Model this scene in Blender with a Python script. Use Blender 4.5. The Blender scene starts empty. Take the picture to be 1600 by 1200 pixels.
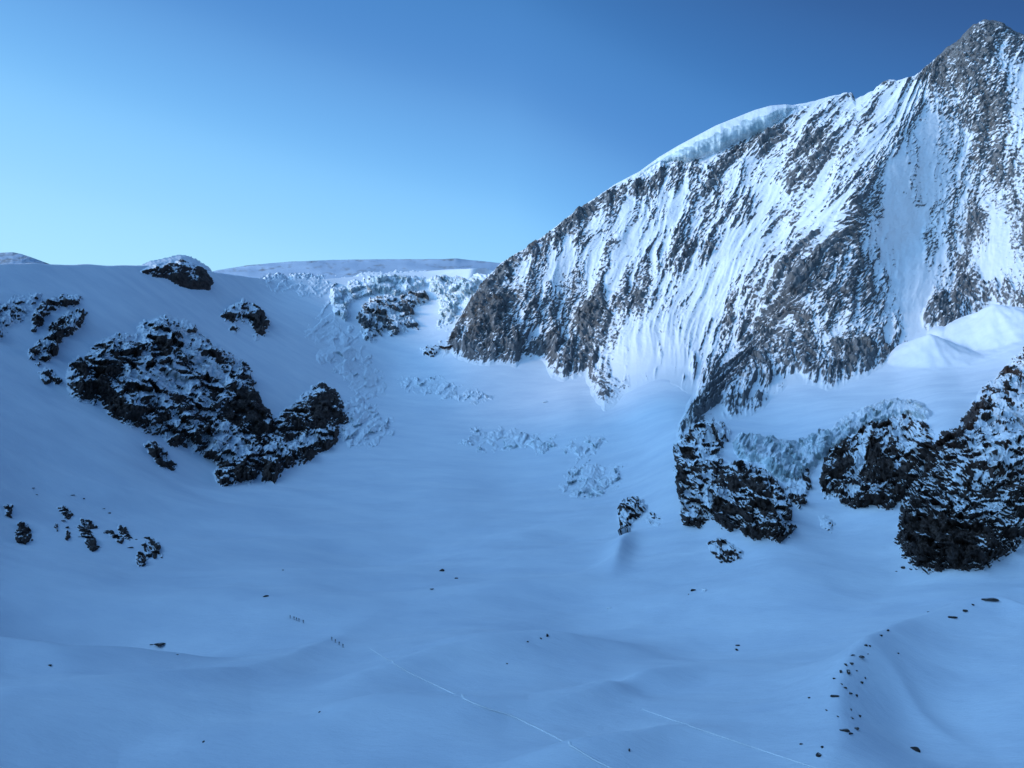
import bpy, math, random
import numpy as np
from mathutils import Vector
random.seed(7)
C = bpy.context.scene.collection
SC = bpy.context.scene

# ------------------------------------------------------------------ camera, sky, sun, exposure
F = 1200.0                                   # focal length in the photograph's pixels (1600 wide)
cam_d = bpy.data.cameras.new('camera'); cam = bpy.data.objects.new('camera', cam_d); C.objects.link(cam)
cam_d.sensor_width = 36.0; cam_d.lens = 36.0 * F / 1600.0
cam_d.clip_start = 1.0; cam_d.clip_end = 20000.0
cam.location = (0, 0, 0); cam.rotation_euler = (math.radians(90), 0, 0)
SC.camera = cam
SUN_AZ = math.radians(-112.0)                # measured from +Y (view direction) towards +X
SUN_EL = math.radians(15.0)
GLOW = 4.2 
w = bpy.data.worlds.new('World'); SC.world = w; w.use_nodes = True
nt = w.node_tree; nt.nodes.clear()
wo = nt.nodes.new('ShaderNodeOutputWorld'); bg = nt.nodes.new('ShaderNodeBackground')
sky = nt.nodes.new('ShaderNodeTexSky'); sky.sky_type = 'NISHITA'; sky.sun_disc = False
sky.sun_elevation = SUN_EL; sky.sun_rotation = SUN_AZ
sky.altitude = 3000; sky.air_density = 1.0; sky.dust_density = 0.3; sky.ozone_density = 3.0
def vm(op, a, b=None):
    n = nt.nodes.new('ShaderNodeVectorMath'); n.operation = op
    for i, v in enumerate((a, b)):
        if v is None: continue
        if hasattr(v, 'is_linked') or hasattr(v, 'links'): nt.links.new(v, n.inputs[i])
        else: n.inputs[i].default_value = v
    return n
def fm(op, a, b=None, clamp=False):
    n = nt.nodes.new('ShaderNodeMath'); n.operation = op; n.use_clamp = clamp
    for i, v in enumerate((a, b)):
        if v is None: continue
        if hasattr(v, 'links'): nt.links.new(v, n.inputs[i])
        else: n.inputs[i].default_value = v
    return n.outputs[0]
# dawn sky: the band of light stands low over the left skyline; deep blue high up and to the right
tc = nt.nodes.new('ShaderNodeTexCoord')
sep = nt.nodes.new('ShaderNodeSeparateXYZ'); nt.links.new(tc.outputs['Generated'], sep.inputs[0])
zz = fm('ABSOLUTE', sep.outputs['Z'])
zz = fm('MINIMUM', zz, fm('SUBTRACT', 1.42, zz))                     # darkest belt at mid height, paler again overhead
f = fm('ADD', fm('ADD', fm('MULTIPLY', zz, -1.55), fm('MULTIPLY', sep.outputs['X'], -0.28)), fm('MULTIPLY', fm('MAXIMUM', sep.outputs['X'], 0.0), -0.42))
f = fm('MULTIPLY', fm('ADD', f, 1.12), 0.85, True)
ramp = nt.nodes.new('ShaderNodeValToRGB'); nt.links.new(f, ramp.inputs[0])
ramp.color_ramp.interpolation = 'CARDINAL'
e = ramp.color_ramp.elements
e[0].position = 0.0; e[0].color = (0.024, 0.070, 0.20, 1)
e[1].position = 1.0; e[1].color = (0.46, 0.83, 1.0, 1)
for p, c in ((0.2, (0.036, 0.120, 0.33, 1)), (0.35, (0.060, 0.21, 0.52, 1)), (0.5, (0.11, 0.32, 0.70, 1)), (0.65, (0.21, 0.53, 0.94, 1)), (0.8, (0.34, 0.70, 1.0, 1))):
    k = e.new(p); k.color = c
GL = Vector((-0.82, -0.42, 0.44)).normalized()                      # added glow on the dawn side, unseen behind the camera's left shoulder
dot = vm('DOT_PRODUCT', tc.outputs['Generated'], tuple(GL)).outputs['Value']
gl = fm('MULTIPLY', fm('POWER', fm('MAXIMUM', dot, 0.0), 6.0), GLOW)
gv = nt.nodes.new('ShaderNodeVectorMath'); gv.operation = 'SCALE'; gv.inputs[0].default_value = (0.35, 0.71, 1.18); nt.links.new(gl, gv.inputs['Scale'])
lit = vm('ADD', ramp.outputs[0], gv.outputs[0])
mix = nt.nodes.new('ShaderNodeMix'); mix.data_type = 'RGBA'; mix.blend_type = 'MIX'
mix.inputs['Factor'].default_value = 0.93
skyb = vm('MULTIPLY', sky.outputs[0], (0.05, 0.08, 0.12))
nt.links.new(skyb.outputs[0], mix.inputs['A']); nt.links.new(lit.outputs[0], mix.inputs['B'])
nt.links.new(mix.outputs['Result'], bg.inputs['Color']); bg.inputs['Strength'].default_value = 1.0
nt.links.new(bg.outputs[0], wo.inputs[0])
sd_ = bpy.data.lights.new('sun', 'SUN'); sun = bpy.data.objects.new('sun', sd_); C.objects.link(sun)
sd_.energy = 1.85; sd_.angle = math.radians(14.0); sd_.color = (1.0, 0.80, 0.58)
sv = Vector((math.sin(SUN_AZ) * math.cos(SUN_EL), math.cos(SUN_AZ) * math.cos(SUN_EL), math.sin(SUN_EL)))
sun.rotation_euler = sv.to_track_quat('Z', 'Y').to_euler()
SC.view_settings.view_transform = 'Standard'; SC.view_settings.look = 'None'
SC.view_settings.exposure = 0.12; SC.view_settings.gamma = 1.0
SC.render.engine = 'CYCLES'

# ------------------------------------------------------------------ noise
def _h(ix, iy, seed):
    a = (ix.astype(np.int64) * 374761393 + iy.astype(np.int64) * 668265263 + seed * 974634777) & 0xffffffff
    a = ((a ^ (a >> 13)) * 1274126177) & 0xffffffff
    a = ((a ^ (a >> 16)) * 2246822519) & 0xffffffff
    a ^= a >> 15
    return (a & 0xffffff).astype(np.float64) / 0xffffff
def perlin(x, y, seed=0):
    ix = np.floor(x); iy = np.floor(y); fx = x - ix; fy = y - iy
    u = fx * fx * fx * (fx * (fx * 6 - 15) + 10); v = fy * fy * fy * (fy * (fy * 6 - 15) + 10)
    def g(dx, dy):
        a = _h(ix + dx, iy + dy, seed) * 2 * math.pi
        return np.cos(a) * (fx - dx) + np.sin(a) * (fy - dy)
    a = g(0, 0) * (1 - u) + g(1, 0) * u; b = g(0, 1) * (1 - u) + g(1, 1) * u
    return (a * (1 - v) + b * v) * 1.5
def fbm(x, y, oct=4, seed=0, gain=0.5):
    s = 0; a = 1.0; t = 0
    for o in range(oct):
        s = s + a * perlin(x * 2 ** o + 17.3 * o, y * 2 ** o - 9.1 * o, seed + o); t += a; a *= gain
    return s / t * 1.4
def ridged(x, y, oct=4, seed=0, gain=0.5):
    s = 0; a = 1.0; t = 0
    for o in range(oct):
        s = s + a * (1 - 2 * np.abs(perlin(x * 2 ** o + 5.3 * o, y * 2 ** o + 3.7 * o, seed + o))); t += a; a *= gain
    return s / t
def facet(x, y, seed=0, tilt=0.9):
    """angular blocks: each cell of a jittered lattice is its own tilted plane"""
    ix = np.floor(x); iy = np.floor(y)
    best = np.full(x.shape, 1e9); out = np.zeros(x.shape)
    for dx in (-1, 0, 1):
        for dy in (-1, 0, 1):
            jx = ix + dx; jy = iy + dy
            cx = jx + _h(jx, jy, seed + 1); cy = jy + _h(jx, jy, seed + 2)
            ex = x - cx; ey = y - cy; d = ex * ex + ey * ey
            hgt = _h(jx, jy, seed + 3) - 0.5
            gx = (_h(jx, jy, seed + 4) - 0.5) * 2 * tilt; gy = (_h(jx, jy, seed + 5) - 0.5) * 2 * tilt
            m = d < best
            best = np.where(m, d, best); out = np.where(m, hgt + gx * ex + gy * ey, out)
    return out
def ss(a, b, x):
    t = np.clip((x - a) / (b - a), 0, 1); return t * t * (3 - 2 * t)

# ------------------------------------------------------------------ lie of the land
# measured control points: sight line (px, py) and distance Y of the ground along the view axis
CP = [
 # basin floor
 (300,1900,135),(800,1900,135),(1300,1900,135),(200,1500,193),(800,1500,195),(1400,1500,193),
 (0,1200,275),(400,1200,288),(800,1200,290),(1200,1200,288),(1600,1200,285),
 (400,1000,425),(800,1000,433),(1200,1000,433),(1600,1000,425),
 (450,870,620),(800,870,650),(1100,880,625),(1400,890,590),(1600,890,575),
 (600,800,850),(800,800,880),(980,790,880),(1100,850,690),
 (500,740,1040),(700,700,1230),(900,700,1200),(1010,700,1130),
 (700,640,1500),(900,640,1420),(1000,620,1400),(600,600,1640),(800,600,1660),
 (700,560,1800),(620,500,1960),(700,470,2060),(600,440,2130),(500,440,2080),(720,425,2180),
 # left flank
 (-300,1200,240),(-300,1000,320),(-300,800,430),(-300,600,610),(-300,480,780),(-300,400,900),
 (0,1000,385),(0,900,500),(0,750,650),(0,600,820),(0,500,960),(0,412,1110),
 (200,1000,410),(200,900,550),(200,800,700),(200,700,840),(200,600,1000),(200,500,1180),(200,412,1400),
 (340,750,900),(380,650,1130),(330,500,1430),(330,425,1700),(430,440,1960),(480,600,1420),(450,520,1640),(550,680,1240),
 (-1000,1900,110),(-1000,1200,205),(-1000,800,340),(-1000,550,480),(-1000,340,620),(-1000,240,680),  # unseen outer flank, heightened to hold light off the basin
 (-2500,1900,118),(-2500,1400,150),(-2500,800,230),(-2500,450,300),(-2500,190,380),
 # icy shelf and the ground below it on the right
 (1150,870,620),(1200,800,700),(1070,780,800),(1100,700,1020),(1060,660,1180),(1160,720,960),
 (1170,690,1080),(1200,640,1300),(1300,640,1230),(1240,740,900),(1300,750,840),(1380,780,740),(1300,830,680),
 (1370,640,1210),(1420,680,1010),(1400,600,1400),(1500,600,1330),(1550,490,1750),(1470,530,1620),(1600,560,1400),
 (1430,760,760),(1480,860,605),(1480,680,850),(1600,840,620),(1600,720,760),(1600,600,930+350),
 (2200,1900,125),(2200,1200,275),(2200,900,500),(2200,650,900),
 # the great face
 (705,540,1840),(780,415,2120),(760,490,1920),(860,585,1730),(850,480,1960),(870,360,2220),
 (930,600,1640),(960,450,2010),(970,290,2360),(1060,560,1640),(1080,430,2010),(1100,220,2500),(1100,330,2250),
 (1200,500,1740),(1230,380,2060),(1250,165,2600),(1250,260,2340),(1100,610,1440),
 (1330,340,2060),(1330,150,2660),(1240,470,1740),(1390,230,2330),(1440,125,2640),
 (1300,595,1480),(1330,500,1690),(1400,400,2110),(1420,500,1760),(1430,300,2300),
 (1500,450,2000),(1500,300,2380),(1490,200,2540),(1480,80,2700),(1530,38,2760),(1530,150,2560),(1590,60,2780),
 (1600,200,2500),(1600,400,2030),(1900,400,1950),(1900,150,2500),(2200,400,1700),(2200,150,2200),
]
cp = np.array(CP, float); kx = cp[:, 0] / 400; ky = cp[:, 1] / 400; kd = 1000.0 / cp[:, 2]
def tps(r2): return 0.5 * r2 * np.log(r2 + 1e-12)
n = len(cp)
A = np.zeros((n + 3, n + 3))
A[:n, :n] = tps((kx[:, None] - kx) ** 2 + (ky[:, None] - ky) ** 2) + np.eye(n) * 0.004
A[:n, n] = 1; A[:n, n + 1] = kx; A[:n, n + 2] = ky; A[n:, :n] = A[:n, n:].T
sol = np.linalg.solve(A, np.concatenate([kd, [0, 0, 0]]))
GX0, GY0, GS = -2760.0, -140.0, 12.0
gx = np.arange(GX0, 2600, GS); gy = np.arange(GY0, 2100, GS)
GXX, GYY = np.meshgrid(gx / 400, gy / 400)
acc = sol[n] + sol[n + 1] * GXX + sol[n + 2] * GYY
for i in range(n): acc = acc + sol[i] * tps((GXX - kx[i]) ** 2 + (GYY - ky[i]) ** 2)
DISP = np.clip(acc, 1000 / 3600, 1000 / 95)
def cub(t):
    return ((-0.5 * t + t * t - 0.5 * t ** 3), (1 - 2.5 * t * t + 1.5 * t ** 3), (0.5 * t + 2 * t * t - 1.5 * t ** 3), (-0.5 * t * t + 0.5 * t ** 3))
def depth(px, py):
    u = np.clip((px - GX0) / GS, 1, len(gx) - 3.001); v = np.clip((py - GY0) / GS, 1, len(gy) - 3.001)
    iu = np.floor(u).astype(int); iv = np.floor(v).astype(int)
    cu = cub(u - iu); cv = cub(v - iv); s = 0
    for a in range(4):
        for b in range(4): s = s + cu[a] * cv[b] * DISP[iv + b - 1, iu + a - 1]
    return 1000.0 / s
def world(px, py, Y): return np.stack([(px - 800) / F * Y, Y + 0 * px, (600 - py) / F * Y], -1)
def base(px, py): return world(px, py, depth(px, py))
def normals(P):
    du = np.gradient(P, axis=1); dv = np.gradient(P, axis=0)
    N = np.cross(du, dv); N /= np.linalg.norm(N, axis=-1, keepdims=True) + 1e-9
    s = np.sign((N * -P).sum(-1, keepdims=True)); s[s == 0] = 1
    return N * s
def signed(px, py, poly, closed=True):
    """distance in sight-line units to a traced outline, positive inside"""
    q = np.array(poly, float); best = np.full(px.shape, 1e18); ins = np.zeros(px.shape, bool)
    m = len(q)
    for i in range(m if closed else m - 1):
        a = q[i]; b = q[(i + 1) % m]; ab = b - a
        t = np.clip(((px - a[0]) * ab[0] + (py - a[1]) * ab[1]) / (ab @ ab), 0, 1)
        best = np.minimum(best, (px - a[0] - t * ab[0]) ** 2 + (py - a[1] - t * ab[1]) ** 2)
        if closed and a[1] != b[1]:
            c = ((a[1] > py) != (b[1] > py)) & (px < (b[0] - a[0]) * (py - a[1]) / (b[1] - a[1]) + a[0])
            ins ^= c
    d = np.sqrt(best)
    return np.where(ins, d, -d) if closed else d

# ------------------------------------------------------------------ materials
def material(name):
    m = bpy.data.materials.new(name); m.use_nodes = True; t = m.node_tree
    return m, t, t.nodes['Principled BSDF']
def noise_node(t, scale, detail=6, rough=0.6, vec=None):
    nn = t.nodes.new('ShaderNodeTexNoise'); nn.inputs['Scale'].default_value = scale
    nn.inputs['Detail'].default_value = detail; nn.inputs['Roughness'].default_value = rough
    if vec is not None: t.links.new(vec, nn.inputs['Vector'])
    return nn
def ramp_node(t, fac, stops):
    r = t.nodes.new('ShaderNodeValToRGB'); t.links.new(fac, r.inputs[0]); el = r.color_ramp.elements
    el[0].position, el[0].color = stops[0][0], (*stops[0][1], 1); el[1].position, el[1].color = stops[-1][0], (*stops[-1][1], 1)
    for p, c in stops[1:-1]: k = el.new(p); k.color = (*c, 1)
    return r
def rock_snow(name, dark, light, snowcol, fine, bump, edge=0.06):
    """bare rock where the mesh's 'bare' attribute is high, snow elsewhere, with a noisy edge between"""
    m, t, b = material(name)
    tcn = t.nodes.new('ShaderNodeTexCoord'); oc = tcn.outputs['Object']
    at = t.nodes.new('ShaderNodeAttribute'); at.attribute_name = 'bare'
    n1 = noise_node(t, fine, 5, 0.65, oc)
    ad = t.nodes.new('ShaderNodeMath'); ad.operation = 'MULTIPLY_ADD'
    t.links.new(n1.outputs[0], ad.inputs[0]); ad.inputs[1].default_value = 0.45; 
    sb = t.nodes.new('ShaderNodeMath'); sb.operation = 'SUBTRACT'; t.links.new(at.outputs['Fac'], sb.inputs[0]); sb.inputs[1].default_value = 0.225
    t.links.new(sb.outputs[0], ad.inputs[2])
    mk = ramp_node(t, ad.outputs[0], [(0.5 - edge, (0, 0, 0)), (0.5 + edge, (1, 1, 1))])
    n2 = noise_node(t, fine * 0.35, 8, 0.7, oc)
    rc = ramp_node(t, n2.outputs[0], [(0.3, dark), (0.5, tuple((a + c) / 2 for a, c in zip(dark, light))), (0.72, light)])
    n3 = noise_node(t, fine * 0.15, 4, 0.6, oc)
    sc = ramp_node(t, n3.outputs[0], [(0.3, tuple(c * 0.93 for c in snowcol)), (0.7, snowcol)])
    mx = t.nodes.new('ShaderNodeMix'); mx.data_type = 'RGBA'
    t.links.new(mk.outputs[0], mx.inputs['Factor']); t.links.new(sc.outputs[0], mx.inputs['A']); t.links.new(rc.outputs[0], mx.inputs['B'])
    t.links.new(mx.outputs['Result'], b.inputs['Base Color'])
    b.inputs['Roughness'].default_value = 0.85; b.inputs['Specular IOR Level'].default_value = 0.15
    nb = noise_node(t, fine * 1.5, 6, 0.7, oc)
    bp = t.nodes.new('ShaderNodeBump'); bp.inputs['Strength'].default_value = 0.9; bp.inputs['Distance'].default_value = bump
    mm = t.nodes.new('ShaderNodeMath'); mm.operation = 'MULTIPLY'; t.links.new(nb.outputs[0], mm.inputs[0])
    m2 = t.nodes.new('ShaderNodeMath'); m2.operation = 'MULTIPLY_ADD'; t.links.new(mk.outputs[0], m2.inputs[0]); m2.inputs[1].default_value = 0.85; m2.inputs[2].default_value = 0.15
    t.links.new(m2.outputs[0], mm.inputs[1]); t.links.new(mm.outputs[0], bp.inputs['Height']); t.links.new(bp.outputs[0], b.inputs['Normal'])
    return m
SNOW = (0.76, 0.785, 0.82)
def snow_mat():
    m, t, b = material('wind_packed_snow')
    tcn = t.nodes.new('ShaderNodeTexCoord'); oc = tcn.outputs['Object']
    mp = t.nodes.new('ShaderNodeMapping'); mp.inputs['Rotation'].default_value = (0, 0, 0.6); mp.inputs['Scale'].default_value = (1, 2.6, 1)
    t.links.new(oc, mp.inputs[0])
    n1 = noise_node(t, 0.012, 6, 0.6, mp.outputs[0])
    r = ramp_node(t, n1.outputs[0], [(0.3, (0.645, 0.68, 0.74)), (0.7, (0.77, 0.79, 0.82))])
    t.links.new(r.outputs[0], b.inputs['Base Color'])
    b.inputs['Roughness'].default_value = 0.75; b.inputs['Specular IOR Level'].default_value = 0.2
    n2 = noise_node(t, 0.11, 8, 0.68, mp.outputs[0])
    bp = t.nodes.new('ShaderNodeBump'); bp.inputs['Strength'].default_value = 0.5; bp.inputs['Distance'].default_value = 1.0
    t.links.new(n2.outputs[0], bp.inputs['Height']); t.links.new(bp.outputs[0], b.inputs['Normal'])
    return m
def ice_mat(name, c0, c1, fine=0.03):
    m, t, b = material(name)
    tcn = t.nodes.new('ShaderNodeTexCoord'); oc = tcn.outputs['Object']
    at = t.nodes.new('ShaderNodeAttribute'); at.attribute_name = 'bare'
    n1 = noise_node(t, fine, 6, 0.6, oc)
    r = ramp_node(t, n1.outputs[0], [(0.35, c0), (0.65, c1)])
    mx = t.nodes.new('ShaderNodeMix'); mx.data_type = 'RGBA'
    mk = ramp_node(t, at.outputs['Fac'], [(0.35, (0, 0, 0)), (0.65, (1, 1, 1))])
    t.links.new(mk.outputs[0], mx.inputs['Factor']); mx.inputs['A'].default_value = (*SNOW, 1); t.links.new(r.outputs[0], mx.inputs['B'])
    t.links.new(mx.outputs['Result'], b.inputs['Base Color'])
    b.inputs['Roughness'].default_value = 0.45; b.inputs['Specular IOR Level'].default_value = 0.35
    n2 = noise_node(t, fine * 4, 6, 0.65, oc)
    bp = t.nodes.new('ShaderNodeBump'); bp.inputs['Strength'].default_value = 0.6; bp.inputs['Distance'].default_value = 2.0
    t.links.new(n2.outputs[0], bp.inputs['Height']); t.links.new(bp.outputs[0], b.inputs['Normal'])
    return m
def plain(name, col, rough=0.7):
    m, t, b = material(name)
    nn = noise_node(t, 8.0, 4, 0.6); r = ramp_node(t, nn.outputs[0], [(0.3, tuple(c * 0.8 for c in col)), (0.7, col)])
    t.links.new(r.outputs[0], b.inputs['Base Color']); b.inputs['Roughness'].default_value = rough
    return m
M_SNOW = snow_mat()
M_FACE = rock_snow('snow_dusted_gneiss', (0.042, 0.045, 0.050), (0.215, 0.22, 0.228), (0.75, 0.77, 0.80), 0.10, 2.5, 0.12)
M_DARK = rock_snow('dark_gneiss_with_snow', (0.016, 0.012, 0.011), (0.105, 0.074, 0.064), SNOW, 0.22, 1.0, 0.07)
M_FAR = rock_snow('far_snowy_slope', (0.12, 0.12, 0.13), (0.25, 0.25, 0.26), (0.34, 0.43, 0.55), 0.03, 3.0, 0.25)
M_ICE = ice_mat('glacier_ice', (0.30, 0.40, 0.44), (0.62, 0.70, 0.73))
M_BOULDER = rock_snow('boulder_rock', (0.014, 0.012, 0.012), (0.07, 0.055, 0.05), SNOW, 1.2, 0.15, 0.1)
M_TRACK = plain('trodden_snow', (0.90, 0.91, 0.92), 0.6)

# ------------------------------------------------------------------ object helpers
def mesh_from(name, V, Fq, mats, bare=None, smooth=True, parent=None):
    me = bpy.data.meshes.new(name); V = np.asarray(V, np.float32).reshape(-1, 3); Fq = np.asarray(Fq, np.int32)
    me.vertices.add(len(V)); me.vertices.foreach_set('co', V.ravel())
    me.loops.add(Fq.size); me.loops.foreach_set('vertex_index', Fq.ravel())
    me.polygons.add(len(Fq)); me.polygons.foreach_set('loop_start', np.arange(0, Fq.size, Fq.shape[1], dtype=np.int32))
    me.polygons.foreach_set('loop_total', np.full(len(Fq), Fq.shape[1], np.int32))
    me.polygons.foreach_set('use_smooth', np.full(len(Fq), smooth, bool))
    me.update(calc_edges=True)
    if bare is not None:
        a = me.attributes.new('bare', 'FLOAT', 'POINT'); a.data.foreach_set('value', np.asarray(bare, np.float32).ravel())
    me.materials.append(mats)
    o = bpy.data.objects.new(name, me); C.objects.link(o)
    if parent: o.parent = parent
    return o
def grid_faces(R, Cn, keep=None):
    idx = np.arange(R * Cn).reshape(R, Cn)
    q = np.stack([idx[:-1, :-1], idx[1:, :-1], idx[1:, 1:], idx[:-1, 1:]], -1)
    if keep is not None:
        k = keep[:-1, :-1] | keep[1:, :-1] | keep[1:, 1:] | keep[:-1, 1:]
        q = q[k]
    return q.reshape(-1, 4)
def compact(V, Fq, *att):
    used = np.zeros(len(V), bool); used[Fq.ravel()] = True
    remap = np.cumsum(used) - 1
    return (V[used], remap[Fq]) + tuple(a[used] for a in att)
def tag(o, label, cat, group=None, kind=None):
    if label: o['label'] = label
    if cat: o['category'] = cat
    if group: o['group'] = group
    if kind: o['kind'] = kind
    return o
def recentre(o):
    """put the object's origin at the foot of its own mesh"""
    me = o.data; n_ = len(me.vertices); co = np.empty(n_ * 3, np.float32); me.vertices.foreach_get('co', co); co = co.reshape(-1, 3)
    c = np.array([co[:, 0].mean(), co[:, 1].mean(), co[:, 2].min()], np.float32)
    me.vertices.foreach_set('co', (co - c).ravel()); me.update(); o.location = c.tolist()

# ------------------------------------------------------------------ outlines of the mountain
SKYLINE = [(690,560),(702,522),(715,498),(740,465),(765,432),(785,412),(830,386),(870,356),(900,331),(930,312),(960,291),(1000,271),(1030,250),(1060,232),
 (1100,212),(1150,192),(1200,176),(1230,168),(1260,163),(1300,152),(1322,147),(1331,148),(1336,157),(1350,151),(1366,142),(1376,133),(1386,128),(1410,126),
 (1430,120),(1455,99),(1480,76),(1500,62),(1514,46),(1522,39),(1538,33),(1555,34),(1572,42),(1586,52),(1600,56),(1640,80),(1700,130),(1800,150),(2000,140),(2400,200)]
FOOT = [(690,560),(703,545),(715,562),(740,568),(765,571),(790,568),(806,573),(815,560),(835,556),(850,563),(862,590),(880,594),(915,585),(925,618),(945,640),(962,628),
 (975,612),(1005,600),(1030,592),(1058,600),(1080,618),(1072,645),(1058,672),(1052,700),(1062,712),(1085,690),(1105,668),(1125,658),(1150,655),(1165,650),(1192,640),(1205,625),(1232,602),(1262,600),(1290,608),
 (1310,606),(1345,590),(1380,572),(1420,545),(1440,524),(1458,518),(1475,530),(1505,522),(1530,492),(1552,476),(1580,486),(1620,500),(1700,560),(1800,620),(2400,700)]
sk = np.array(SKYLINE, float); ft = np.array(FOOT, float)
MPOLY = [(x, y - 60) for x, y in SKYLINE[3:]] + [(2400, 60)] + FOOT[::-1] + SKYLINE[1:3]

# ------------------------------------------------------------------ snowfield (the glacier basin and its flanks)
def at(px, py): return base(np.array([[float(px)]]), np.array([[float(py)]]))[0, 0]
CRESTS = [  # traced drift crests: points, height in metres, width on the near side, width on the far side
 ([(-300,1160),(0,1098),(150,1078),(330,1048),(450,1005),(540,950),(640,905)], 4.5, 60, 60),
 ([(380,1108),(500,1088),(600,1055),(700,1020),(830,990),(960,978),(1100,975)], 4.5, 45, 80),
 ([(100,1225),(330,1178),(450,1152),(600,1130),(760,1115),(880,1098),(950,1072),(1010,1045),(1120,1010),(1200,990)], 3.6, 40, 32),
 ([(480,1150),(600,1132),(700,1122),(800,1124)], 1.5, 30, 7),
 ([(700,1225),(900,1190),(985,1168),(1050,1143),(1180,1130)], 3.5, 24, 18),
 ([(1265,1260),(1290,1180),(1322,1130),(1310,1085),(1325,1045),(1370,1005),(1412,972),(1470,945),(1540,915)], 10, 40, 42),
 ([(-200,1020),(0,1000),(100,1020),(240,1006),(380,985)], 4, 30, 18),
 ([(180,1195),(300,1172),(400,1150),(500,1130)], 1.2, 18, 8),
 ([(1440,960),(1530,940),(1560,937),(1600,945),(1740,960)], 3, 30, 10),
 ([(820,1104),(890,1090),(945,1074),(1000,1056),(1110,1030)], 1.9, 26, 10),
 ([(955,895),(970,850),(990,820)], 5, 16, 12),
 ([(1320,1040),(1400,1062),(1450,1085),(1560,1120)], 1.2, 26, 14),
]
CW = []
for pts, hgt, wa, wb in CRESTS:
    steep = hgt > 9 or pts[0][0] == 955
    q = np.array([at(x, y + (0.45 if steep else 0.7) * hgt * 2.5 * F / at(x, y)[1])[:2] for x, y in pts])   # the foot under the crest 
    s_ = np.linspace(0, 1, 400); L = np.concatenate([[0], np.cumsum(np.linalg.norm(np.diff(q, axis=0), axis=1))]); L /= L[-1]
    k_ = np.hanning(61); k_ /= k_.sum()
    qx = np.convolve(np.pad(np.interp(s_, L, q[:, 0]), 30, 'edge'), k_, 'valid'); qy = np.convolve(np.pad(np.interp(s_, L, q[:, 1]), 30, 'edge'), k_, 'valid')
    CW.append((qx, qy, hgt, wa, wb, steep))
HOLLOWS = [(120,960,-17,130,40),(905,930,-3,60,30),(980,1075,-2.5,22,9),(1480,1130,-9,70,60),(1150,960,-7,110,45),(700,960,-4,120,40),(1250,1000,-5,60,35),(600,860,-8,140,90)]
HW = [(*at(x, y)[:2], d, a, b) for x, y, d, a, b in HOLLOWS]
def relief(X, Y):
    z = np.zeros(X.shape)
    A_ = X / Y
    for qx, qy, hgt, wa, wb, steep in CW:
        if steep:                                                   # runs away from the viewer: profile across X
            o_ = np.argsort(qy); u = qy[o_]; d = X - np.interp(Y, u, qx[o_]); p = (Y - u[0]) / (u[-1] - u[0])
        else:                                                       # runs across the view: profile across the line of sight
            a_ = qx / qy; o_ = np.argsort(a_); u = a_[o_]; d = Y - np.interp(A_, u, qy[o_]); p = (A_ - u[0]) / (u[-1] - u[0])
        taper = np.sin(np.pi * np.clip(p, 0, 1)) ** 1.3
        wd = np.where(d > 0, wb, wa) * 0.68; d = np.sqrt(d * d + 16) - 4
        z += (2.4 if steep else 2.6) * hgt * np.exp(-d / wd - (d / (1.8 * wd)) ** 2) * taper
    for hx, hy, d, a, b in HW: z += 1.8 * d * np.exp(-((X - hx) / a) ** 2 - ((Y - hy) / b) ** 2)
    z += 1.6 * fbm(X / 90, Y / 60, 4, 11) + 5.5 * fbm((0.85 * X + 0.52 * Y) / 230, (-0.52 * X + 0.85 * Y) / 62, 3, 12, 0.4) + 5.0 * fbm(X / 260, Y / 200, 2, 31)
    return z
ICEFIELDS_ROUGH = []   # filled below: broken ice zones lift the snow a little
CONES = [(*at(1551, 518)[:2], 60, 125), (*at(1452, 554)[:2], 42, 92)]
def snow_point(px, py):
    P = base(px, py)
    near = ss(1500, 700, P[..., 1]) * 0.75 + 0.25
    P[..., 2] += relief(P[..., 0], P[..., 1]) * near
    for cx_, cy_, ch, cr in CONES:                                  # avalanche cones under the couloirs
        d = np.hypot(P[..., 0] - cx_, P[..., 1] - cy_) / cr; d = d * (1 + 0.10 * perlin(3.0 * np.arctan2(P[..., 1] - cy_, P[..., 0] - cx_) + 9, d * 1.2, 66))
        P[..., 2] += ch * np.maximum(0, 1 - np.sqrt(d * d + .0003)) ** 1.05 + 2.5 * np.exp(-d * d) * fbm(P[..., 0] / 16, P[..., 1] / 30, 3, 67)
    return P
SNOWTOP = [(-2700,90),(-2500,110),(-1000,245),(-300,385),(0,412),(100,413),(230,414),(300,420),(345,427),(420,437),(480,438),(560,432),(600,428),(660,424),(700,421),  # unseen left end raised to shade the basin
 (760,419),(790,430),(850,470),(950,520),(1150,540),(1300,500),(1450,450),(1550,420),(1650,440),(1800,500),(2400,600)]
stp = np.array(SNOWTOP, float)
cols = np.concatenate([np.linspace(-2700, -700, 70, endpoint=False), np.linspace(-700, -60, 110, endpoint=False), np.arange(-60, 1664, 2.0), np.linspace(1664, 2380, 130)])
tv = np.linspace(0, 1, 640)
top = np.interp(cols, stp[:, 0], stp[:, 1])
rowy = np.concatenate([np.linspace(1900, 1230, 60, endpoint=False), ])
PYS = []
t2 = np.linspace(0, 1, 560)
PX = np.tile(cols, (60 + 560, 1))
PYm = np.vstack([np.tile(rowy[:, None], (1, len(cols))), 1230 + (top[None, :] - 1230) * t2[:, None]])
P = snow_point(PX, PYm)
sdm = signed(PX, PYm, MPOLY)
P *= (1 + 0.06 * ss(-2, 35, sdm))[..., None]                       # runs on underneath the mountain
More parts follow.
